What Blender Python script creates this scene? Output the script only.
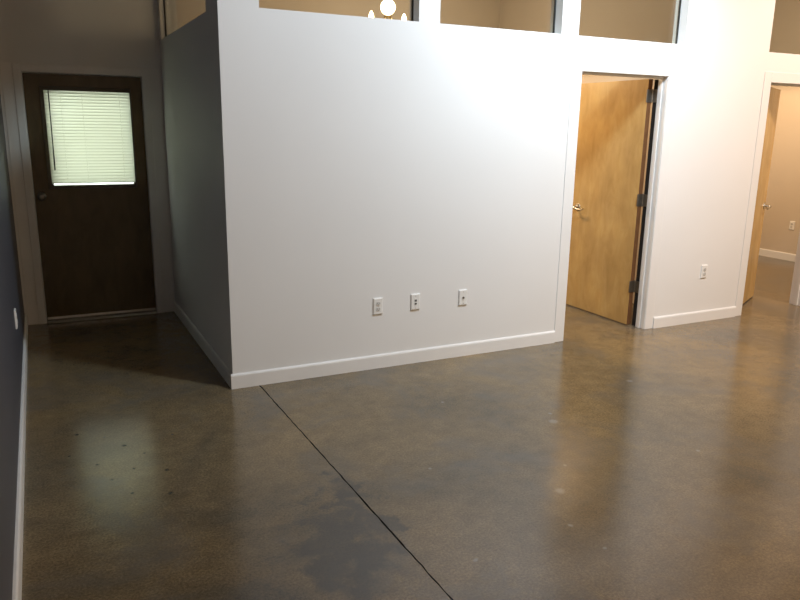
import bpy, bmesh, math, random
from mathutils import Vector, Matrix

random.seed(4)
sc = bpy.context.scene
for o in list(bpy.data.objects):
    bpy.data.objects.remove(o)
COL = sc.collection

# ------------------------------------------------------------------ camera
F, YAW, PITCH, ROLL = 721.76, 0.4620, -0.2363, 0.0155
fwd = Vector((math.sin(YAW) * math.cos(PITCH), math.cos(YAW) * math.cos(PITCH), math.sin(PITCH)))
r0 = Vector((math.cos(YAW), -math.sin(YAW), 0))
u0 = r0.cross(fwd)
rt = math.cos(ROLL) * r0 + math.sin(ROLL) * u0
up = -math.sin(ROLL) * r0 + math.cos(ROLL) * u0
cd = bpy.data.cameras.new('camera')
cd.sensor_fit = 'HORIZONTAL'
cd.sensor_width = 36.0
cd.lens = F * 36.0 / 800.0
cd.clip_start = 0.02
cam = bpy.data.objects.new('camera', cd)
COL.objects.link(cam)
M = Matrix((rt, up, -fwd)).transposed().to_4x4()
M.translation = Vector((-0.98916, -4.34872, 1.63969))
cam.matrix_world = M
sc.camera = cam

# ------------------------------------------------------------------ view, world, lights
vs = sc.view_settings
sc.display_settings.display_device = 'sRGB'
vs.view_transform = 'Standard'
vs.look = 'None'
vs.exposure = 0.0
vs.gamma = 1.0
vs.use_curve_mapping = False

w = bpy.data.worlds.new('daylight')
sc.world = w
w.use_nodes = True
bg = w.node_tree.nodes['Background']
bg.inputs['Color'].default_value = (0.92, 1.0, 0.94, 1)      # overcast daylight over greenery
bg.inputs['Strength'].default_value = 4.8


def lamp(name, kind, loc, target, power, color, size=0.3, spot=None, blend=0.5):
    d = bpy.data.lights.new(name, kind)
    d.energy = power
    d.color = color
    if kind == 'AREA':
        d.shape = 'DISK'
        d.size = size
    else:
        d.shadow_soft_size = size
    if kind == 'SPOT':
        d.spot_size = math.radians(spot)
        d.spot_blend = blend
    o = bpy.data.objects.new(name, d)
    COL.objects.link(o)
    o.location = loc
    o.rotation_euler = (Vector(target) - Vector(loc)).to_track_quat('-Z', 'Y').to_euler()
    return o


lamp('cool_ceiling_spot', 'SPOT', (2.0, -2.2, 4.0), (1.7, 0, 2.0), 410, (0.71, 0.86, 1.0), 0.2, 130, 0.9)
lamp('cool_wall_washer', 'SPOT', (2.7, -1.5, 3.6), (2.65, 0, 2.35), 240, (0.80, 0.91, 1.0), 0.15, 92, 1.0)
lamp('warm_ceiling_spot', 'SPOT', (5.4, -2.3, 3.8), (5.2, 0, 1.6), 500, (1.0, 0.77, 0.61), 0.2, 100, 1.0)
lamp('warm_rear_fill', 'POINT', (2.8, -4.9, 2.2), (0, 0, 0), 160, (1.0, 0.72, 0.45), 0.3)  # unseen fill added to warm the foreground floor and left baseboard
lamp('office_lamp', 'SPOT', (2.5, 1.9, 2.45), (2.5, 1.9, 0), 110, (1.0, 0.68, 0.38), 0.15, 166, 0.1)
lamp('office_fill', 'POINT', (2.6, 1.95, 2.5), (2.6, 1.95, 0), 40, (1.0, 0.82, 0.62), 0.15)  # added fill without a fixture, lifts the upper office walls and ceiling
lamp('second_office_lamp', 'SPOT', (6.4, 1.9, 2.45), (6.4, 1.9, 0), 95, (1.0, 0.66, 0.36), 0.15, 166, 0.1)
lamp('second_office_fill', 'POINT', (6.0, 1.4, 2.5), (6.0, 1.4, 0), 48, (1.0, 0.82, 0.62), 0.15)  # fill light added to brighten the second office behind its window


# ------------------------------------------------------------------ materials
def mat(name, color, rough=0.5, metal=0.0, spec=0.5, vary=0.0, scale=6.0, bump=0.0, bscale=200.0, coat=0.0):
    m = bpy.data.materials.new(name)
    m.use_nodes = True
    nt = m.node_tree
    b = nt.nodes['Principled BSDF']
    b.inputs['Base Color'].default_value = (*color, 1)
    b.inputs['Roughness'].default_value = rough
    b.inputs['Metallic'].default_value = metal
    b.inputs['Specular IOR Level'].default_value = spec
    b.inputs['Coat Weight'].default_value = coat
    tc = nt.nodes.new('ShaderNodeTexCoord')
    if vary:
        n = nt.nodes.new('ShaderNodeTexNoise')
        n.inputs['Scale'].default_value = scale
        n.inputs['Detail'].default_value = 4
        nt.links.new(tc.outputs['Object'], n.inputs['Vector'])
        r = nt.nodes.new('ShaderNodeValToRGB')
        r.color_ramp.elements[0].position = 0.3
        r.color_ramp.elements[1].position = 0.7
        r.color_ramp.elements[0].color = (*[c * (1 - vary) for c in color], 1)
        r.color_ramp.elements[1].color = (*[min(1, c * (1 + vary)) for c in color], 1)
        nt.links.new(n.outputs['Fac'], r.inputs['Fac'])
        nt.links.new(r.outputs['Color'], b.inputs['Base Color'])
    if bump:
        n2 = nt.nodes.new('ShaderNodeTexNoise')
        n2.inputs['Scale'].default_value = bscale
        n2.inputs['Detail'].default_value = 3
        nt.links.new(tc.outputs['Object'], n2.inputs['Vector'])
        bp = nt.nodes.new('ShaderNodeBump')
        bp.inputs['Strength'].default_value = bump
        bp.inputs['Distance'].default_value = 0.002
        nt.links.new(n2.outputs['Fac'], bp.inputs['Height'])
        nt.links.new(bp.outputs['Normal'], b.inputs['Normal'])
    return m


WALL = mat('white_wall_paint', (0.78, 0.775, 0.76), 0.6, spec=0.25, vary=0.012, scale=1.6, bump=0.15, bscale=120)
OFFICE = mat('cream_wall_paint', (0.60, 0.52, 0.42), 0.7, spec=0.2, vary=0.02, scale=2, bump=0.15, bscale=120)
NAVY = mat('navy_wall_paint', (0.085, 0.088, 0.105), 0.45, spec=0.35, vary=0.04, scale=2, bump=0.15, bscale=120)
TRIM = mat('white_trim_paint', (0.80, 0.79, 0.77), 0.35, spec=0.45, vary=0.015, scale=5)
CEIL = mat('ceiling_paint', (0.50, 0.40, 0.29), 0.9, spec=0.1, vary=0.03, scale=2)
EXT = mat('outer_wall_stucco', (0.5, 0.48, 0.45), 0.9, vary=0.05)
PLATE = mat('outlet_plastic', (0.80, 0.79, 0.76), 0.3, spec=0.5, vary=0.01)
FACE = mat('outlet_face_plastic', (0.60, 0.59, 0.56), 0.35, vary=0.01)
DARK = mat('dark_socket', (0.012, 0.012, 0.012), 0.5, vary=0.05)
NICKEL = mat('satin_nickel', (0.62, 0.58, 0.50), 0.28, 1.0, vary=0.04, scale=40)
HINGE = mat('dull_hinge_steel', (0.30, 0.28, 0.25), 0.4, 1.0, vary=0.06, scale=40)
BRASS = mat('aged_brass', (0.55, 0.40, 0.18), 0.3, 1.0, vary=0.06, scale=30)
ALU = mat('threshold_aluminium', (0.62, 0.61, 0.58), 0.35, 1.0, vary=0.05, scale=40)
GASKET = mat('black_gasket', (0.02, 0.022, 0.02), 0.6, vary=0.05)
EDGE = mat('door_edge_wood', (0.17, 0.075, 0.028), 0.5, vary=0.15, scale=20)
LITE = mat('dark_lite_frame', (0.07, 0.055, 0.035), 0.4, vary=0.08, scale=20)
MATTE_BLACK = mat('matte_black', (0.015, 0.014, 0.013), 0.7, vary=0.05)


def wood_mat(name, c1, c2, c3):
    m = bpy.data.materials.new(name)
    m.use_nodes = True
    nt = m.node_tree
    b = nt.nodes['Principled BSDF']
    tc = nt.nodes.new('ShaderNodeTexCoord')
    mp = nt.nodes.new('ShaderNodeMapping')
    mp.inputs['Scale'].default_value = (5, 5, 1.6)
    nt.links.new(tc.outputs['Object'], mp.inputs['Vector'])
    n = nt.nodes.new('ShaderNodeTexNoise')
    n.inputs['Scale'].default_value = 2.2
    n.inputs['Detail'].default_value = 7
    n.inputs['Roughness'].default_value = 0.6
    n.inputs['Distortion'].default_value = 0.8
    nt.links.new(mp.outputs['Vector'], n.inputs['Vector'])
    r = nt.nodes.new('ShaderNodeValToRGB')
    r.color_ramp.elements[0].position = 0.28
    r.color_ramp.elements[0].color = (*c1, 1)
    r.color_ramp.elements[1].position = 0.75
    r.color_ramp.elements[1].color = (*c3, 1)
    e = r.color_ramp.elements.new(0.5)
    e.color = (*c2, 1)
    nt.links.new(n.outputs['Fac'], r.inputs['Fac'])
    mp2 = nt.nodes.new('ShaderNodeMapping')
    mp2.inputs['Scale'].default_value = (3, 3, 2)
    nt.links.new(tc.outputs['Object'], mp2.inputs['Vector'])
    n2 = nt.nodes.new('ShaderNodeTexNoise')
    n2.inputs['Scale'].default_value = 1.6
    n2.inputs['Detail'].default_value = 3
    nt.links.new(mp2.outputs['Vector'], n2.inputs['Vector'])
    mx = nt.nodes.new('ShaderNodeMix')
    mx.data_type = 'RGBA'
    mx.blend_type = 'OVERLAY'
    mx.inputs[0].default_value = 0.35
    nt.links.new(r.outputs['Color'], mx.inputs[6])
    nt.links.new(n2.outputs['Fac'], mx.inputs[7])
    nt.links.new(mx.outputs[2], b.inputs['Base Color'])
    b.inputs['Roughness'].default_value = 0.27
    b.inputs['Specular IOR Level'].default_value = 0.45
    return m


BIRCH = wood_mat('birch_veneer', (0.47, 0.295, 0.105), (0.52, 0.34, 0.13), (0.58, 0.395, 0.165))
DARK_WOOD = wood_mat('dark_door_veneer', (0.085, 0.060, 0.028), (0.105, 0.073, 0.034), (0.125, 0.088, 0.042))  # same veneer grain as the birch in a much darker tone


def glass_mat():
    m = bpy.data.materials.new('clear_glass')
    m.use_nodes = True
    nt = m.node_tree
    nt.nodes.clear()
    out = nt.nodes.new('ShaderNodeOutputMaterial')
    mx = nt.nodes.new('ShaderNodeMixShader')
    t = nt.nodes.new('ShaderNodeBsdfTransparent')
    t.inputs['Color'].default_value = (0.93, 0.95, 0.93, 1)
    g = nt.nodes.new('ShaderNodeBsdfGlossy')
    g.inputs['Roughness'].default_value = 0.02
    lw = nt.nodes.new('ShaderNodeLayerWeight')               # Schlick reflectance of a thin pane
    lw.inputs['Blend'].default_value = 0.5
    pw = nt.nodes.new('ShaderNodeMath')
    pw.operation = 'POWER'
    nt.links.new(lw.outputs['Facing'], pw.inputs[0])
    pw.inputs[1].default_value = 5.0
    ma = nt.nodes.new('ShaderNodeMath')
    ma.operation = 'MULTIPLY_ADD'
    nt.links.new(pw.outputs[0], ma.inputs[0])
    ma.inputs[1].default_value = 0.96
    ma.inputs[2].default_value = 0.04
    nt.links.new(ma.outputs[0], mx.inputs['Fac'])
    nt.links.new(t.outputs[0], mx.inputs[1])
    nt.links.new(g.outputs[0], mx.inputs[2])
    nt.links.new(mx.outputs[0], out.inputs['Surface'])
    return m


GLASS = glass_mat()


def blind_mat():
    m = bpy.data.materials.new('translucent_blind_vinyl')
    m.use_nodes = True
    nt = m.node_tree
    nt.nodes.clear()
    out = nt.nodes.new('ShaderNodeOutputMaterial')
    mx = nt.nodes.new('ShaderNodeMixShader')
    mx.inputs['Fac'].default_value = 0.62
    d = nt.nodes.new('ShaderNodeBsdfDiffuse')
    t = nt.nodes.new('ShaderNodeBsdfTranslucent')
    tc = nt.nodes.new('ShaderNodeTexCoord')
    n = nt.nodes.new('ShaderNodeTexNoise')
    n.inputs['Scale'].default_value = 3
    nt.links.new(tc.outputs['Object'], n.inputs['Vector'])
    r = nt.nodes.new('ShaderNodeValToRGB')
    r.color_ramp.elements[0].color = (0.82, 0.83, 0.76, 1)
    r.color_ramp.elements[1].color = (0.88, 0.88, 0.82, 1)
    nt.links.new(n.outputs['Fac'], r.inputs['Fac'])
    nt.links.new(r.outputs['Color'], d.inputs['Color'])
    nt.links.new(r.outputs['Color'], t.inputs['Color'])
    nt.links.new(d.outputs[0], mx.inputs[1])
    nt.links.new(t.outputs[0], mx.inputs[2])
    nt.links.new(mx.outputs[0], out.inputs['Surface'])
    return m


BLIND = blind_mat()


def bulb_mat(strength):
    m = bpy.data.materials.new('glowing_bulb')
    m.use_nodes = True
    b = m.node_tree.nodes['Principled BSDF']
    b.inputs['Base Color'].default_value = (1, 0.9, 0.7, 1)
    b.inputs['Emission Color'].default_value = (1.0, 0.80, 0.50, 1)
    b.inputs['Emission Strength'].default_value = strength
    return m


BULB = bulb_mat(9.0)

# polished concrete: blotches, wear and spots that stay where they are on the slab
SPOTS_DARK = [(-0.93, -0.36, .020), (-0.80, -0.45, .014), (-0.72, -0.60, .022), (-0.64, -0.74, .014), (-0.86, -0.78, .018),
              (-0.70, -0.90, .016), (-0.81, -0.98, .013), (-0.56, -0.98, .020), (-0.74, -1.14, .016), (-0.58, -1.22, .018),
              (-0.47, -0.56, .013), (-0.98, -0.62, .012)]
SPOTS_PALE = [(1.543, -1.267, .034), (2.446, -0.932, .030), (0.921, -2.40, .012), (0.905, -2.202, .012), (0.401, -2.249, .012),
              (1.60, -1.17, .016), (0.62, -1.50, .012), (1.25, -1.75, .012), (2.0, -1.9, .012), (1.1, -0.75, .014), (1.05, -1.95, .03)]


def floor_mat():
    m = bpy.data.materials.new('polished_stained_concrete')
    m.use_nodes = True
    nt = m.node_tree
    L = nt.links.new
    b = nt.nodes['Principled BSDF']
    tc = nt.nodes.new('ShaderNodeTexCoord')
    pos = tc.outputs['Object']

    def noise(scale, detail=5, rough=0.55, dist=0.0, vec=None):
        n = nt.nodes.new('ShaderNodeTexNoise')
        n.inputs['Scale'].default_value = scale
        n.inputs['Detail'].default_value = detail
        n.inputs['Roughness'].default_value = rough
        n.inputs['Distortion'].default_value = dist
        L(vec or pos, n.inputs['Vector'])
        return n.outputs['Fac']

    def ramp(fac, stops):
        r = nt.nodes.new('ShaderNodeValToRGB')
        els = r.color_ramp.elements
        while len(els) < len(stops):
            els.new(0.5)
        for e, (p, c) in zip(els, stops):
            e.position = p
            e.color = (*c, 1) if len(c) == 3 else c
        L(fac, r.inputs['Fac'])
        return r.outputs['Color']

    def mix(fac, a, bb, mode='MIX'):
        x = nt.nodes.new('ShaderNodeMix')
        x.data_type = 'RGBA'
        x.blend_type = mode
        for sock, v in ((x.inputs[0], fac), (x.inputs[6], a), (x.inputs[7], bb)):
            if isinstance(v, (int, float)):
                sock.default_value = v
            elif isinstance(v, tuple):
                sock.default_value = (*v, 1)
            else:
                L(v, sock)
        return x.outputs[2]

    base = ramp(noise(0.9, 5, 0.6, 0.6), [(0.30, (0.095, 0.078, 0.052)), (0.5, (0.165, 0.120, 0.064)), (0.72, (0.225, 0.156, 0.074))])
    fine = ramp(noise(9, 8, 0.75), [(0.3, (0.28, 0.28, 0.28)), (0.7, (0.72, 0.72, 0.72))])
    c = mix(0.6, base, fine, 'OVERLAY')
    grit = ramp(noise(95, 3, 0.8), [(0.35, (0.22, 0.22, 0.22)), (0.65, (0.78, 0.78, 0.78))])
    c = mix(0.6, c, grit, 'OVERLAY')
    # grey worn patches
    c = mix(ramp(noise(1.6, 6, 0.65, 0.4), [(0.50, (0, 0, 0)), (0.66, (0.6, 0.6, 0.6))]), c, (0.112, 0.104, 0.090))

    wob = nt.nodes.new('ShaderNodeTexNoise')
    wob.inputs['Scale'].default_value = 7
    wob.inputs['Detail'].default_value = 8
    L(pos, wob.inputs['Vector'])
    sub = nt.nodes.new('ShaderNodeVectorMath')
    sub.operation = 'SUBTRACT'
    L(wob.outputs['Color'], sub.inputs[0])
    sub.inputs[1].default_value = (0.5, 0.5, 0.5)

    def warped(amount):
        s = nt.nodes.new('ShaderNodeVectorMath')
        s.operation = 'MULTIPLY_ADD'
        L(sub.outputs[0], s.inputs[0])
        s.inputs[1].default_value = (amount, amount, 0)
        L(pos, s.inputs[2])
        return s.outputs[0]

    def blob(vec, x, y, rx, ry, lo, hi):
        mp = nt.nodes.new('ShaderNodeMapping')
        mp.vector_type = 'POINT'
        mp.inputs['Location'].default_value = (-x / rx, -y / ry, 0)
        mp.inputs['Scale'].default_value = (1 / rx, 1 / ry, 0)
        L(vec, mp.inputs['Vector'])
        ln = nt.nodes.new('ShaderNodeVectorMath')
        ln.operation = 'LENGTH'
        L(mp.outputs['Vector'], ln.inputs[0])
        mr = nt.nodes.new('ShaderNodeMapRange')
        mr.interpolation_type = 'SMOOTHSTEP'
        mr.inputs['From Min'].default_value = lo
        mr.inputs['From Max'].default_value = hi
        mr.inputs['To Min'].default_value = 1
        mr.inputs['To Max'].default_value = 0
        L(ln.outputs['Value'], mr.inputs['Value'])
        return mr.outputs['Result']

    def vmax(a, bb, op='MAXIMUM'):
        x = nt.nodes.new('ShaderNodeMath')
        x.operation = op
        L(a, x.inputs[0])
        if isinstance(bb, float):
            x.inputs[1].default_value = bb
        else:
            L(bb, x.inputs[1])
        return x.outputs[0]

    big = warped(0.75)
    st = vmax(blob(big, -0.02, -1.98, 0.24, 0.34, 0.55, 1.15), blob(big, 0.13, -1.72, 0.12, 0.30, 0.5, 1.15))
    st = vmax(st, blob(big, -0.45, -2.35, 0.25, 0.16, 0.3, 1.2))
    c = mix(vmax(st, 0.72, 'MULTIPLY'), c, (0.048, 0.046, 0.044))
    small = warped(0.045)
    dk = None
    for x, y, r in SPOTS_DARK:
        s = blob(small, x, y, r * .75, r * .8, 0.3, 1.1)
        dk = s if dk is None else vmax(dk, s)
    c = mix(vmax(dk, 0.85, 'MULTIPLY'), c, (0.03, 0.026, 0.018))
    pl = None
    for x, y, r in SPOTS_PALE:
        s = blob(small, x, y, r, r, 0.3, 1.1)
        pl = s if pl is None else vmax(pl, s)
    c = mix(vmax(pl, 0.55, 'MULTIPLY'), c, (0.30, 0.28, 0.25))
    L(c, b.inputs['Base Color'])
    rr = nt.nodes.new('ShaderNodeMapRange')
    rr.inputs['To Min'].default_value = 0.13
    rr.inputs['To Max'].default_value = 0.27
    L(noise(2.5, 5, 0.6), rr.inputs['Value'])
    L(rr.outputs['Result'], b.inputs['Roughness'])
    b.inputs['Specular IOR Level'].default_value = 0.62
    bp = nt.nodes.new('ShaderNodeBump')
    bp.inputs['Strength'].default_value = 0.12
    bp.inputs['Distance'].default_value = 0.004
    L(noise(22, 4, 0.6), bp.inputs['Height'])
    L(bp.outputs['Normal'], b.inputs['Normal'])
    return m


FLOOR = floor_mat()
JOINT = mat('joint_dirt', (0.035, 0.032, 0.028), 0.9, vary=0.2, scale=30)


# ------------------------------------------------------------------ mesh helpers
def obj(name, bm, material, parent=None, bevel=0.0, smooth=False, loc=None):
    me = bpy.data.meshes.new(name)
    bmesh.ops.recalc_face_normals(bm, faces=bm.faces)
    bm.to_mesh(me)
    bm.free()
    for mm in (material if isinstance(material, (list, tuple)) else [material]):
        me.materials.append(mm)
    if smooth:
        for p in me.polygons:
            p.use_smooth = True
    o = bpy.data.objects.new(name, me)
    COL.objects.link(o)
    if parent:
        o.parent = parent
    if loc:
        o.location = loc
    if bevel:
        md = o.modifiers.new('bevel', 'BEVEL')
        md.width = bevel
        md.segments = 2
        md.limit_method = 'ANGLE'
    return o


def structure(o, label=None):
    o['kind'] = 'structure'
    if label:
        o['label'] = label
    return o


def thing(name, label, cat, loc=(0, 0, 0), rotz=0.0, group=None):
    o = bpy.data.objects.new(name, None)
    o.empty_display_size = 0.05
    COL.objects.link(o)
    o.location = loc
    o.rotation_euler = (0, 0, rotz)
    o['label'] = label
    o['category'] = cat
    if group:
        o['group'] = group
    return o


def box(bm, x0, x1, y0, y1, z0, z1, mi=0):
    vs_ = [bm.verts.new((x, y, z)) for x in (x0, x1) for y in (y0, y1) for z in (z0, z1)]
    for f in ((0, 1, 3, 2), (4, 6, 7, 5), (0, 4, 5, 1), (2, 3, 7, 6), (0, 2, 6, 4), (1, 5, 7, 3)):
        fc = bm.faces.new([vs_[i] for i in f])
        fc.material_index = mi
    return bm


def cyl(bm, p0, p1, r0_, r1_=None, n=20, cap=True):
    p0, p1 = Vector(p0), Vector(p1)
    r1_ = r0_ if r1_ is None else r1_
    d = (p1 - p0).normalized()
    a = d.orthogonal().normalized()
    b = d.cross(a)
    rings = []
    for p, r in ((p0, r0_), (p1, r1_)):
        rings.append([bm.verts.new(p + r * (math.cos(2 * math.pi * i / n) * a + math.sin(2 * math.pi * i / n) * b)) for i in range(n)])
    for i in range(n):
        bm.faces.new([rings[0][i], rings[0][(i + 1) % n], rings[1][(i + 1) % n], rings[1][i]])
    if cap:
        bm.faces.new(rings[0][::-1])
        bm.faces.new(rings[1])
    return bm


def tube(bm, pts, rad, n=14):
    pts = [Vector(p) for p in pts]
    rads = rad if isinstance(rad, (list, tuple)) else [rad] * len(pts)
    rings = []
    a = None
    for i, p in enumerate(pts):
        d = (pts[min(i + 1, len(pts) - 1)] - pts[max(i - 1, 0)]).normalized()
        a = d.orthogonal().normalized() if a is None else (a - d * a.dot(d)).normalized()
        b = d.cross(a)
        rings.append([bm.verts.new(p + rads[i] * (math.cos(2 * math.pi * k / n) * a + math.sin(2 * math.pi * k / n) * b)) for k in range(n)])
    for r1_, r2_ in zip(rings, rings[1:]):
        for k in range(n):
            bm.faces.new([r1_[k], r1_[(k + 1) % n], r2_[(k + 1) % n], r2_[k]])
    bm.faces.new(rings[0][::-1])
    bm.faces.new(rings[-1])
    return bm


def lathe(bm, prof, center, n=32, axis='Z'):
    c = Vector(center)
    rings = []
    for r, h in prof:
        ring = []
        for i in range(n):
            t = 2 * math.pi * i / n
            v = Vector((r * math.cos(t), r * math.sin(t), h))
            if axis == 'Y':
                v = Vector((v.x, v.z, v.y))
            ring.append(bm.verts.new(c + v))
        rings.append(ring)
    for r1_, r2_ in zip(rings, rings[1:]):
        for k in range(n):
            bm.faces.new([r1_[k], r1_[(k + 1) % n], r2_[(k + 1) % n], r2_[k]])
    bm.faces.new(rings[0][::-1])
    bm.faces.new(rings[-1])
    return bm


def wall_bm(axis, u0_, u1_, z0, z1, t0, t1, holes=()):
    """a wall slab with rectangular openings; axis 'x' runs along x (thickness in y), 'y' runs along y."""
    us = sorted({u0_, u1_, *[h[0] for h in holes], *[h[1] for h in holes]})
    zs = sorted({z0, z1, *[h[2] for h in holes], *[h[3] for h in holes]})
    us = [u for u in us if u0_ <= u <= u1_]
    zs = [z for z in zs if z0 <= z <= z1]
    bm = bmesh.new()
    cache = {}

    def v(u, t, z):
        k = (round(u, 5), round(t, 5), round(z, 5))
        if k not in cache:
            cache[k] = bm.verts.new((u, t, z) if axis == 'x' else (t, u, z))
        return cache[k]

    def solid(i, j):
        if not (0 <= i < len(us) - 1 and 0 <= j < len(zs) - 1):
            return False
        um, zm = (us[i] + us[i + 1]) / 2, (zs[j] + zs[j + 1]) / 2
        return not any(h[0] < um < h[1] and h[2] < zm < h[3] for h in holes)

    for i in range(len(us) - 1):
        for j in range(len(zs) - 1):
            if not solid(i, j):
                continue
            a, b, c, d = us[i], us[i + 1], zs[j], zs[j + 1]
            bm.faces.new([v(a, t0, c), v(b, t0, c), v(b, t0, d), v(a, t0, d)])
            bm.faces.new([v(a, t1, d), v(b, t1, d), v(b, t1, c), v(a, t1, c)])
            if not solid(i - 1, j):
                bm.faces.new([v(a, t0, c), v(a, t0, d), v(a, t1, d), v(a, t1, c)])
            if not solid(i + 1, j):
                bm.faces.new([v(b, t0, c), v(b, t1, c), v(b, t1, d), v(b, t0, d)])
            if not solid(i, j - 1):
                bm.faces.new([v(a, t0, c), v(a, t1, c), v(b, t1, c), v(b, t0, c)])
            if not solid(i, j + 1):
                bm.faces.new([v(a, t0, d), v(b, t0, d), v(b, t1, d), v(a, t1, d)])
    return bm


BB_H, BB_T = 0.096, 0.014


def baseboard_bm(p0, p1, normal, h=BB_H, t=BB_T):
    """profiled skirting board from p0 to p1 (floor points on the wall face), sticking out along normal."""
    bm = bmesh.new()
    n = Vector(normal)
    prof = [(0, 0), (t, 0), (t, h - 0.014), (t - 0.002, h - 0.007), (t - 0.006, h - 0.001), (t - 0.009, h), (0, h)]
    rings = []
    for p in (p0, p1):
        rings.append([bm.verts.new(Vector((p[0], p[1], 0)) + n * a + Vector((0, 0, b))) for a, b in prof])
    k = len(prof)
    for i in range(k):
        bm.faces.new([rings[0][i], rings[0][(i + 1) % k], rings[1][(i + 1) % k], rings[1][i]])
    bm.faces.new(rings[0][::-1])
    bm.faces.new(rings[1])
    return bm


# ------------------------------------------------------------------ dimensions
H = 4.2                      # ceiling
T = 0.135                    # partition thickness
XL = -1.195                  # navy wall face
D = 2.14                     # end of the passage
XR, YB = 8.1, -7.6
YO = 3.3                     # back of the offices
ZS = 2.2916                  # clerestory sill
ZT = 2.86
D1 = (2.632, 3.481)
D2 = (4.673, 5.523)
DH = 2.045
DL = (-1.036, -0.159)
DLH = 2.0
LIN = 0.02                   # jamb lining
W1, W2, W3, W4 = (0.2386, 1.281), (1.435, 2.42), (2.574, 3.626), (4.598, 5.62)
WS = (0.314, 2.05)
XP = 4.08                    # partition between the offices
XB = 7.75                    # far wall of the second office

# ------------------------------------------------------------------ floor with a saw-cut joint
bm = bmesh.new()


def jx(y):
    return 0.1685 - (y + 0.066) * 0.0119


ny = 260
y0f, y1f = YB - 0.2, YO + 0.2
xl, xr = XL - 0.2, XR + 0.2
rows = []
for i in range(ny + 1):
    y = y0f + (y1f - y0f) * i / ny
    xc = jx(y) + random.uniform(-.0012, .0012)
    wl = 0.0026 + random.uniform(-0.001, .0026)
    wr = 0.0026 + random.uniform(-0.001, .0026)
    rows.append([bm.verts.new(p) for p in ((xl, y, 0), (xc - wl, y, 0), (xc - wl * .6, y, -.012), (xc + wr * .6, y, -.012), (xc + wr, y, 0), (xr, y, 0))])
for a, b in zip(rows, rows[1:]):
    for k in range(5):
        f = bm.faces.new([a[k], a[k + 1], b[k + 1], b[k]])
        f.material_index = 1 if k in (1, 2, 3) else 0
# slab sides and underside
b0 = [bm.verts.new((x, y, -0.15)) for x, y in ((xl, y0f), (xr, y0f), (xr, y1f), (xl, y1f))]
bm.faces.new(b0[::-1])
bm.faces.new([rows[0][k] for k in range(6)][::-1] + [b0[0], b0[1]])
bm.faces.new([rows[-1][k] for k in range(6)] + [b0[2], b0[3]])
bm.faces.new([r[0] for r in rows] + [b0[3], b0[0]])
bm.faces.new([r[5] for r in rows][::-1] + [b0[1], b0[2]])
structure(obj('floor', bm, [FLOOR, JOINT]), 'polished brown stained concrete floor with a saw-cut joint')

# ------------------------------------------------------------------ walls and ceiling
bm = bmesh.new()
box(bm, xl, xr, y0f, y1f, H, H + 0.12)
structure(obj('ceiling', bm, CEIL), 'plain ceiling above the room')


def hole(d, h):
    return (d[0] - LIN, d[1] + LIN, -0.5, h + LIN)


holes = [hole(D1, DH), hole(D2, DH)] + [(a, b, ZS, ZT) for a, b in (W1, W2, W3, W4)]
structure(obj('wall_front', wall_bm('x', 0, XR, 0, H, 0, T, holes), WALL), 'white partition wall with three outlets, two doorways and high windows')
structure(obj('wall_hall', wall_bm('y', T, D, 0, H, 0, T, [(WS[0], WS[1], ZS, ZT)]), WALL), 'shaded white side wall of the passage under a high window')
structure(obj('wall_end', wall_bm('x', XL, T, 0, H, D, D + 0.14, [hole(DL, DLH)]), WALL), 'dark end wall of the passage around the windowed door')
structure(obj('wall_left', wall_bm('y', YB, D + 0.14, 0, H, XL - 0.12, XL), NAVY), 'navy blue painted wall')
structure(obj('wall_back', wall_bm('x', XL - 0.12, XR + 0.12, 0, H, YB - 0.12, YB), WALL), 'wall behind the viewpoint')
structure(obj('wall_right', wall_bm('y', YB, 0, 0, H, XR, XR + 0.12), WALL), 'far side wall of the main room')
structure(obj('wall_office_back', wall_bm('x', T, XR, 0, H, YO, YO + 0.12), OFFICE), 'cream back wall of the offices')
structure(obj('wall_office_side', wall_bm('y', D, YO, 0, H, 0, T), OFFICE), 'cream outer wall of the first office')
structure(obj('wall_office_partition', wall_bm('y', T, YO, 0, H, XP, XP + 0.12), OFFICE), 'cream wall between the two offices')
structure(obj('wall_office_right', wall_bm('y', T, YO, 0, H, XB, XB + 0.12), OFFICE), 'cream far wall of the second office')

# ------------------------------------------------------------------ baseboards
BBS = [('baseboard_front', [((-BB_T, 0), (D1[0] - 0.098, 0), (0, -1, 0)), ((D1[1] + 0.098, 0), (D2[0] - 0.095, 0), (0, -1, 0)), ((D2[1] + 0.095, 0), (XR, 0), (0, -1, 0))],
        'white baseboard along the foot of the white partition'),
       ('baseboard_hall', [((0, 0), (0, D - 0.016), (-1, 0, 0))], 'white baseboard in shade along the passage side wall'),
       ('baseboard_left', [((XL, YB), (XL, D - 0.016), (1, 0, 0))], 'white baseboard along the navy wall'),
       ('baseboard_office', [((XB, T), (XB, YO), (-1, 0, 0)), ((XP + 0.12, YO), (XB, YO), (0, -1, 0))], 'cream lit baseboard inside the second office')]
for nm, runs, lab in BBS:
    bm = bmesh.new()
    for p0, p1, n in runs:
        t_ = 0.017 if nm == 'baseboard_left' else BB_T
        b2 = baseboard_bm(p0, p1, n, t=t_)
        me = bpy.data.meshes.new('tmp')
        b2.to_mesh(me)
        b2.free()
        bm.from_mesh(me)
        bpy.data.meshes.remove(me)
    structure(obj(nm, bm, TRIM), lab)


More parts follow.
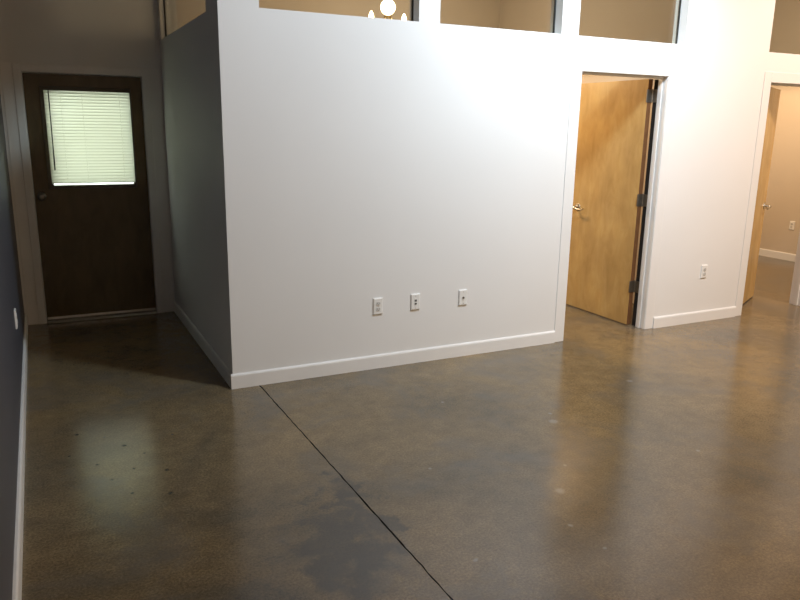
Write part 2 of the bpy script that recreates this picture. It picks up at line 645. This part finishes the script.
# ------------------------------------------------------------------ door casings with jamb linings
def casing(name, d, h, wl, wr, wt, yf, yb, label, stop_y=None, step=False):
    """flat casing on the face at yf (front) and yb (back), a jamb lining between, and a door stop."""
    bm = bmesh.new()
    th = 0.005
    a, b = d
    for y0, y1 in ((yf - th, yf), (yb, yb + th)):
        box(bm, a - wl, a - 0.004, y0, y1, 0, h + wt)
        box(bm, b + 0.004, b + wr, y0, y1, 0, h + wt)
        box(bm, a - 0.004, b + 0.004, y0, y1, h + 0.004, h + wt)
    if step:                                        # raised inner band of the casing
        box(bm, a - 0.06, a - 0.004, yf - th - 0.008, yf - th, 0, h + 0.06)
        box(bm, b + 0.004, b + 0.06, yf - th - 0.008, yf - th, 0, h + 0.06)
        box(bm, a - 0.004, b + 0.004, yf - th - 0.008, yf - th, h + 0.004, h + 0.06)
    box(bm, a - LIN, a, yf, yb, 0, h + LIN)
    box(bm, b, b + LIN, yf, yb, 0, h + LIN)
    box(bm, a, b, yf, yb, h, h + LIN)
    if stop_y:
        s0, s1 = stop_y
        box(bm, a, a + 0.012, s0, s1, 0, h)
        box(bm, b - 0.012, b, s0, s1, 0, h)
        box(bm, a + 0.012, b - 0.012, s0, s1, h - 0.012, h)
    return structure(obj(name, bm, TRIM, bevel=0.0025), label)


casing('trim_1', D1, DH, 0.098, 0.098, 0.09, 0, T, 'white casing around the doorway with the open birch door', (0.045, 0.085))
casing('trim_2', D2, DH, 0.095, 0.095, 0.09, 0, T, 'white casing around the farther doorway past the short wall with one outlet', (0.045, 0.085))
casing('trim_3', DL, DLH, 0.14, 0.145, 0.07, D, D + 0.14, 'shaded white casing around the dark windowed door', (D + 0.075, D + 0.11), step=True)

# ------------------------------------------------------------------ clerestory windows


def clerestory(name, run, axis, label, y0=0.080):
    a, b = run
    bm = bmesh.new()
    f = 0.009
    y1 = y0 + 0.012

    def bx(u0_, u1_, z0, z1, t0=y0, t1=y1):
        if axis == 'x':
            box(bm, u0_, u1_, t0, t1, z0, z1)
        else:
            box(bm, t0, t1, u0_, u1_, z0, z1)
    bx(a, a + f, ZS, ZT)
    bx(b - f, b, ZS, ZT)
    bx(a + f, b - f, ZS, ZS + 0.003)
    bx(a + f, b - f, ZT - f, ZT)
    fr = structure(obj(name, bm, GASKET), label)
    bm = bmesh.new()
    bx(a + f, b - f, ZS + 0.003, ZT - f, y0 + 0.003, y0 + 0.009)
    obj('pane', bm, GLASS, fr)
    return fr


clerestory('window_1', W1, 'x', 'high interior window nearest the wall corner with the glowing lamp behind')
clerestory('window_2', W2, 'x', 'high interior window between the lamp window and the one over the birch door')
clerestory('window_3', W3, 'x', 'high interior window above the open birch door')
clerestory('window_4', W4, 'x', 'high interior window above the second doorway')
clerestory('window_5', WS, 'y', 'high interior window in the passage side wall', 0.035)


# ------------------------------------------------------------------ doors
def lever(parent, base, n, along, name='door_handle', sag=0.012, flip=1):
    """round rose, neck and curved lever; base on the door face, n = face normal, along = lever direction."""
    n, al, bs = Vector(n), Vector(along), Vector(base)
    bm = bmesh.new()
    cyl(bm, bs, bs + n * 0.008, 0.033, 0.031, 28)
    cyl(bm, bs + n * 0.008, bs + n * 0.012, 0.031, 0.022, 28)
    cyl(bm, bs + n * 0.010, bs + n * 0.052, 0.0125, 0.0105, 18)
    pts, rad = [], []
    for i in range(13):
        s = i / 12
        pts.append(bs + n * (0.052 - 0.010 * s * s) + al * (-0.012 + 0.125 * s) + Vector((0, 0, -sag * math.sin(s * math.pi) - 0.010 * s)))
        rad.append(0.0115 - 0.0035 * s)
    tube(bm, pts, rad, 14)
    return obj(name, bm, NICKEL, parent, smooth=False)


def door_leaf(name, label, hinge, width, height, ang, face_sign, material):
    """slab hinged at the origin, leaf along local +x, thickness to local +y*face_sign; rotated by ang."""
    y0, y1 = sorted((0.004 * face_sign, 0.048 * face_sign))
    bm = bmesh.new()
    box(bm, 0.003, width, y0, y1, 0.012, height)
    bm.faces.ensure_lookup_table()
    for f in bm.faces:
        c = f.calc_center_median()
        f.material_index = 1 if (c.x < 0.01 or c.x > width - 0.01 or c.z > height - .01 or c.z < 0.02) else 0
    o = structure(obj(name, bm, [material, EDGE], bevel=0.0015), label)
    o.location = hinge
    o.rotation_euler = (0, 0, ang)
    return o


def hinge_part(parent, z, face_sign, jamb_dir):
    bm = bmesh.new()
    cyl(bm, (0, 0, z - 0.05), (0, 0, z + 0.05), 0.0075, n=16)
    cyl(bm, (0, 0, z + 0.05), (0, 0, z + 0.056), 0.005, 0.003, n=12)
    cyl(bm, (0, 0, z - 0.056), (0, 0, z - 0.05), 0.003, 0.005, n=12)
    # leaf let into the door edge, and its mate on the jamb face
    for dx, dy in ((0.0, face_sign), jamb_dir):
        d = Vector((dx, dy, 0))
        nrm = Vector((-dy, dx, 0)) * 0.0015
        q0, q1 = d * 0.004, d * 0.062
        vv = [bm.verts.new(p + k * nrm + Vector((0, 0, zz))) for zz in (z - 0.05, z + 0.05) for p, k in ((q0, -1), (q1, -1), (q1, 1), (q0, 1))]
        for f in ((0, 1, 2, 3), (7, 6, 5, 4), (0, 4, 5, 1), (1, 5, 6, 2), (2, 6, 7, 3), (3, 7, 4, 0)):
            bm.faces.new([vv[k] for k in f])
    return obj('hinge', bm, HINGE, parent)


# birch door, swung a quarter turn into the first office; hinges on the far jamb
d1 = door_leaf('door_1', 'open birch veneer door swung fully into the first office, showing its handle and hinges', (D1[1] - 0.005, T + 0.007, 0), 0.842, 2.034, math.radians(90), 1, BIRCH)
for z in (1.905, 1.075, 0.345):
    hinge_part(d1, z, 1, (-1, 0))
# local +x runs along world +y, local +y along world -x (towards the opening)
lever(d1, (0.742, 0.048, 0.945), (0, 1, 0), (-1, 0, 0))
lever(d1, (0.742, 0.004, 0.945), (0, -1, 0), (-1, 0, 0))
bm = bmesh.new()
box(bm, 0.8415, 0.8435, 0.017, 0.041, 0.93, 1.05)
obj('latch_plate', bm, NICKEL, d1)

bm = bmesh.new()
box(bm, D1[1] - 0.0025, D1[1] - 0.0002, 0.096, T - 0.001, 0.004, DH - 0.014)  # thin dark strip added along the hinge-side jamb
structure(obj('trim_5', bm, MATTE_BLACK), 'added dark strip in the rabbet of the birch door jamb')

# second birch door, half open, hinged on the near jamb
A2 = math.radians(27)
d2 = door_leaf('door_2', 'half open birch veneer door in the farther doorway, seen nearly edge-on', (D2[0] + 0.003, T + 0.007, 0), 0.842, 2.034, A2, -1, BIRCH)
lever(d2, (0.842 - 0.062, -0.048, 0.93), (0, -1, 0), (-1, 0, 0))
lever(d2, (0.842 - 0.062, -0.004, 0.93), (0, 1, 0), (-1, 0, 0))
for z in (1.905, 1.075, 0.345):
    hinge_part(d2, z, -1, (-math.sin(A2), -math.cos(A2)))

# closed passage door with a half lite
DY = D + 0.028
bm = wall_bm('x', DL[0] + 0.004, DL[1] - 0.004, 0.019, DLH - 0.004, DY, DY + 0.045, [(-0.888, -0.268, 1.131, 1.866)])
d3 = structure(obj('door_3', bm, DARK_WOOD), 'closed dark wooden door with a blind-covered window at the end of the passage')
bm = bmesh.new()
for y0, y1 in ((DY - 0.010, DY), (DY + 0.045, DY + 0.055)):
    box(bm, -0.926, -0.884, y0, y1, 1.102, 1.904)
    box(bm, -0.272, -0.248, y0, y1, 1.102, 1.904)
    box(bm, -0.884, -0.272, y0, y1, 1.102, 1.132)
    box(bm, -0.884, -0.272, y0, y1, 1.864, 1.904)
obj('lite_frame', bm, LITE, d3, bevel=0.002)
bm = bmesh.new()
box(bm, -0.888, -0.268, DY + 0.032, DY + 0.038, 1.131, 1.866)
obj('pane', bm, GLASS, d3)
bm = bmesh.new()
cyl(bm, (-0.982, DY, 1.045), (-0.982, DY - 0.008, 1.045), 0.034, 0.032, 28)
lathe(bm, [(0.012, 0), (0.012, -0.028), (0.022, -0.036), (0.029, -0.048), (0.028, -0.058), (0.018, -0.066), (0.004, -0.068)], (-0.982, DY - 0.008, 1.045), 24, axis='Y')
obj('door_knob', bm, HINGE, d3, smooth=True)
bm = bmesh.new()
box(bm, DL[0] + 0.006, DL[1] - 0.006, DY - 0.010, DY, 0.024, 0.044)
obj('door_sweep', bm, ALU, d3, bevel=0.002)
bm = bmesh.new()
pr = [(D - 0.02, 0), (D - 0.005, 0.014), (D + 0.03, 0.018), (D + 0.12, 0.018), (D + 0.14, 0)]
ra = [bm.verts.new((DL[0] + 0.0015, y, z)) for y, z in pr]
rb = [bm.verts.new((DL[1] - 0.0015, y, z)) for y, z in pr]
for i in range(len(pr)):
    j = (i + 1) % len(pr)
    bm.faces.new([ra[i], ra[j], rb[j], rb[i]])
bm.faces.new(ra[::-1])
bm.faces.new(rb)
structure(obj('trim_4', bm, ALU), 'low metal threshold under the dark passage door')

# ------------------------------------------------------------------ venetian blind on the passage door
bl = thing('venetian_blind', 'closed pale venetian blind glowing with daylight on the dark passage door', 'window blind', (-0.578, DY - 0.026, 1.10))
bx0, bx1 = -0.320, 0.316
bm = bmesh.new()
box(bm, bx0 - 0.006, bx1 + 0.004, -0.014, 0.014, 0.772, 0.800)
obj('headrail', bm, LITE, bl, bevel=0.002)
bm = bmesh.new()
nsl = 30
zt, zb = 0.764, 0.068
for i in range(nsl):
    zc = zb + (zt - zb) * i / (nsl - 1)
    prof = []
    for k in range(6):
        s = k / 5 - 0.5
        prof.append((0.010 * s + 0.0030 * (1 - 4 * s * s) * -1, zc + 0.0285 * s))
    vv = [[bm.verts.new((x, y, z)) for y, z in prof] for x in (bx0, bx1)]
    for k in range(5):
        bm.faces.new([vv[0][k], vv[1][k], vv[1][k + 1], vv[0][k + 1]])
ob = obj('slats', bm, BLIND, bl)
sd = ob.modifiers.new('thickness', 'SOLIDIFY')
sd.thickness = 0.0007
bm = bmesh.new()
box(bm, bx0, bx1, -0.009, 0.009, 0.048, 0.056)
obj('bottom_rail', bm, BLIND, bl, bevel=0.002)
bm = bmesh.new()
for x in (-0.20, -0.045, 0.235):
    cyl(bm, (x, -0.0105, 0.04), (x, -0.0105, 0.775), 0.0012, n=8)
obj('ladder_cord', bm, BLIND, bl)
bm = bmesh.new()
tube(bm, [(-0.285, -0.018, 0.775), (-0.285, -0.020, 0.765), (-0.287, -0.020, 0.45), (-0.289, -0.020, 0.155)], [0.003, 0.0042, 0.0042, 0.0055], 8)
obj('tilt_wand', bm, MATTE_BLACK, bl)


# ------------------------------------------------------------------ outlets
def wall_plate(name, label, cat, loc, rotz, kind, group=None):
    """plate in the local x-z plane facing local -y."""
    r = thing(name, label, cat, loc, rotz, group)
    bm = bmesh.new()
    w2, h2 = 0.035, 0.0575
    lo = [(-w2, -h2), (w2, -h2), (w2, h2), (-w2, h2)]
    k = 0.006
    back = [bm.verts.new((x, 0, z)) for x, z in lo]
    mid = [bm.verts.new((x, -0.007, z)) for x, z in lo]
    top = [bm.verts.new((x - math.copysign(k, x), -0.0105, z - math.copysign(k, z))) for x, z in lo]
    for a, b in ((back, mid), (mid, top)):
        for i in range(4):
            bm.faces.new([a[i], a[(i + 1) % 4], b[(i + 1) % 4], b[i]])
    bm.faces.new(top)
    bm.faces.new(back[::-1])
    obj('cover_plate', bm, PLATE, r, bevel=0.0012)
    if kind == 'duplex':
        for zc in (0.0195, -0.0195):
            bm = bmesh.new()
            pts = []
            for i in range(28):
                t = 2 * math.pi * i / 28
                pts.append((0.0172 * math.cos(t), max(-0.0125, min(0.0125, 0.0172 * math.sin(t)))))
            fa = [bm.verts.new((x, -0.0095, zc + z)) for x, z in pts]
            fb = [bm.verts.new((x * .95, -0.0130, zc + z * .95)) for x, z in pts]
            for i in range(28):
                bm.faces.new([fa[i], fa[(i + 1) % 28], fb[(i + 1) % 28], fb[i]])
            bm.faces.new(fb)
            s = obj('socket', bm, FACE, r)
            bm = bmesh.new()
            for x, hh in ((-0.0062, 0.0042), (0.0062, 0.0034)):
                box(bm, x - 0.0011, x + 0.0011, -0.0134, -0.0128, zc + 0.002 - hh, zc + 0.002 + hh)
            cyl(bm, (0, -0.0128, zc - 0.008), (0, -0.0134, zc - 0.008), 0.0024, n=12)
            obj('slots', bm, DARK, s)
        bm = bmesh.new()
        cyl(bm, (0, -0.010, 0), (0, -0.0122, 0), 0.0034, 0.0026, 14)
        obj('screw', bm, NICKEL, r)
    else:
        zs_ = (0.011, -0.011) if kind == 'data' else (0.0,)
        for q, zc in enumerate(zs_):
            bm = bmesh.new()
            if kind == 'data':
                box(bm, -0.0095, 0.0095, -0.0125, -0.0095, zc - 0.009, zc + 0.009)
                s = obj('jack', bm, FACE if q == 0 else PLATE, r, bevel=0.0008)
                bm = bmesh.new()
                box(bm, -0.0068, 0.0068, -0.0131, -0.0122, zc - 0.0068, zc + 0.0055)
                obj('port', bm, DARK, s)
            else:
                cyl(bm, (0, -0.0095, zc), (0, -0.0125, zc), 0.0085, n=6)
                cyl(bm, (0, -0.0125, zc), (0, -0.0205, zc), 0.0052, n=18)
                s = obj('coaxial_connector', bm, HINGE, r)
                bm = bmesh.new()
                cyl(bm, (0, -0.0205, zc), (0, -0.0209, zc), 0.0042, n=14)
                obj('port', bm, DARK, s)
        for zc in (0.042, -0.042):
            bm = bmesh.new()
            cyl(bm, (0, -0.010, zc), (0, -0.0119, zc), 0.0034, 0.0026, 14)
            obj('screw', bm, NICKEL, r)
    return r


wall_plate('power_outlet', 'white duplex power outlet low on the partition, the one nearest the wall corner', 'outlet', (1.006, -0.0002, 0.443), 0, 'duplex')
wall_plate('data_outlet', 'white data outlet with two dark ports between the power outlet and the coax plate', 'outlet', (1.294, -0.0002, 0.447), 0, 'data')
wall_plate('coax_outlet', 'white coax plate with one round dark connector, nearest the open birch door', 'outlet', (1.682, -0.0002, 0.443), 0, 'coax')
wall_plate('power_outlet', 'white duplex power outlet on the short wall between the two doorways', 'outlet', (4.122, -0.0002, 0.451), 0, 'duplex')
wall_plate('power_outlet', 'pale power outlet on the navy wall, seen almost edge-on', 'outlet', (XL + 0.0002, 0.42, 0.482), math.radians(90), 'duplex')
wall_plate('power_outlet', 'small power outlet on the lit far wall inside the second office', 'outlet', (XB - 0.0002, 1.78, 0.46), math.radians(-90), 'duplex')

# ------------------------------------------------------------------ lamp behind the first high window
GX, GY, GZ = 1.815, 1.6, 2.625
lm = thing('chandelier', 'glowing globe chandelier with two small candle bulbs behind the first high window', 'lamp', (GX, GY, H))
lz = GZ - H
bm = bmesh.new()
lathe(bm, [(0.055, 0.0), (0.055, -0.008), (0.040, -0.022), (0.012, -0.03)], (0, 0, 0), 28)
obj('canopy', bm, BRASS, lm, smooth=False)
bm = bmesh.new()
cyl(bm, (0, 0, -0.03), (0, 0, lz + 0.075), 0.006, n=12)
obj('stem', bm, BRASS, lm)
bm = bmesh.new()
bmesh.ops.create_uvsphere(bm, u_segments=32, v_segments=20, radius=0.064, matrix=Matrix.Translation((0, 0, lz)))
obj('globe', bm, BULB, lm, smooth=True)
bm = bmesh.new()
lathe(bm, [(0.030, lz - 0.070), (0.036, lz - 0.085), (0.030, lz - 0.14), (0.010, lz - 0.17)], (0, 0, 0), 24)
obj('hub', bm, BRASS, lm)
for s in (-1, 1):
    ax = s * 0.155
    bm = bmesh.new()
    tube(bm, [(s * 0.028, 0, lz - 0.115), (s * 0.07, 0, lz - 0.165), (s * 0.12, 0, lz - 0.185), (ax, 0, lz - 0.165), (ax, 0, lz - 0.135)], 0.0055, 10)
    lathe(bm, [(0.008, lz - 0.137), (0.026, lz - 0.132), (0.026, lz - 0.128), (0.012, lz - 0.125)], (ax, 0, 0), 18)
    obj('arm', bm, BRASS, lm)
    bm = bmesh.new()
    lathe(bm, [(0.012, lz - 0.124), (0.020, lz - 0.105), (0.023, lz - 0.088), (0.019, lz - 0.066), (0.009, lz - 0.046), (0.002, lz - 0.038)], (ax, 0, 0), 18)
    obj('candle_bulb', bm, BULB, lm, smooth=True)
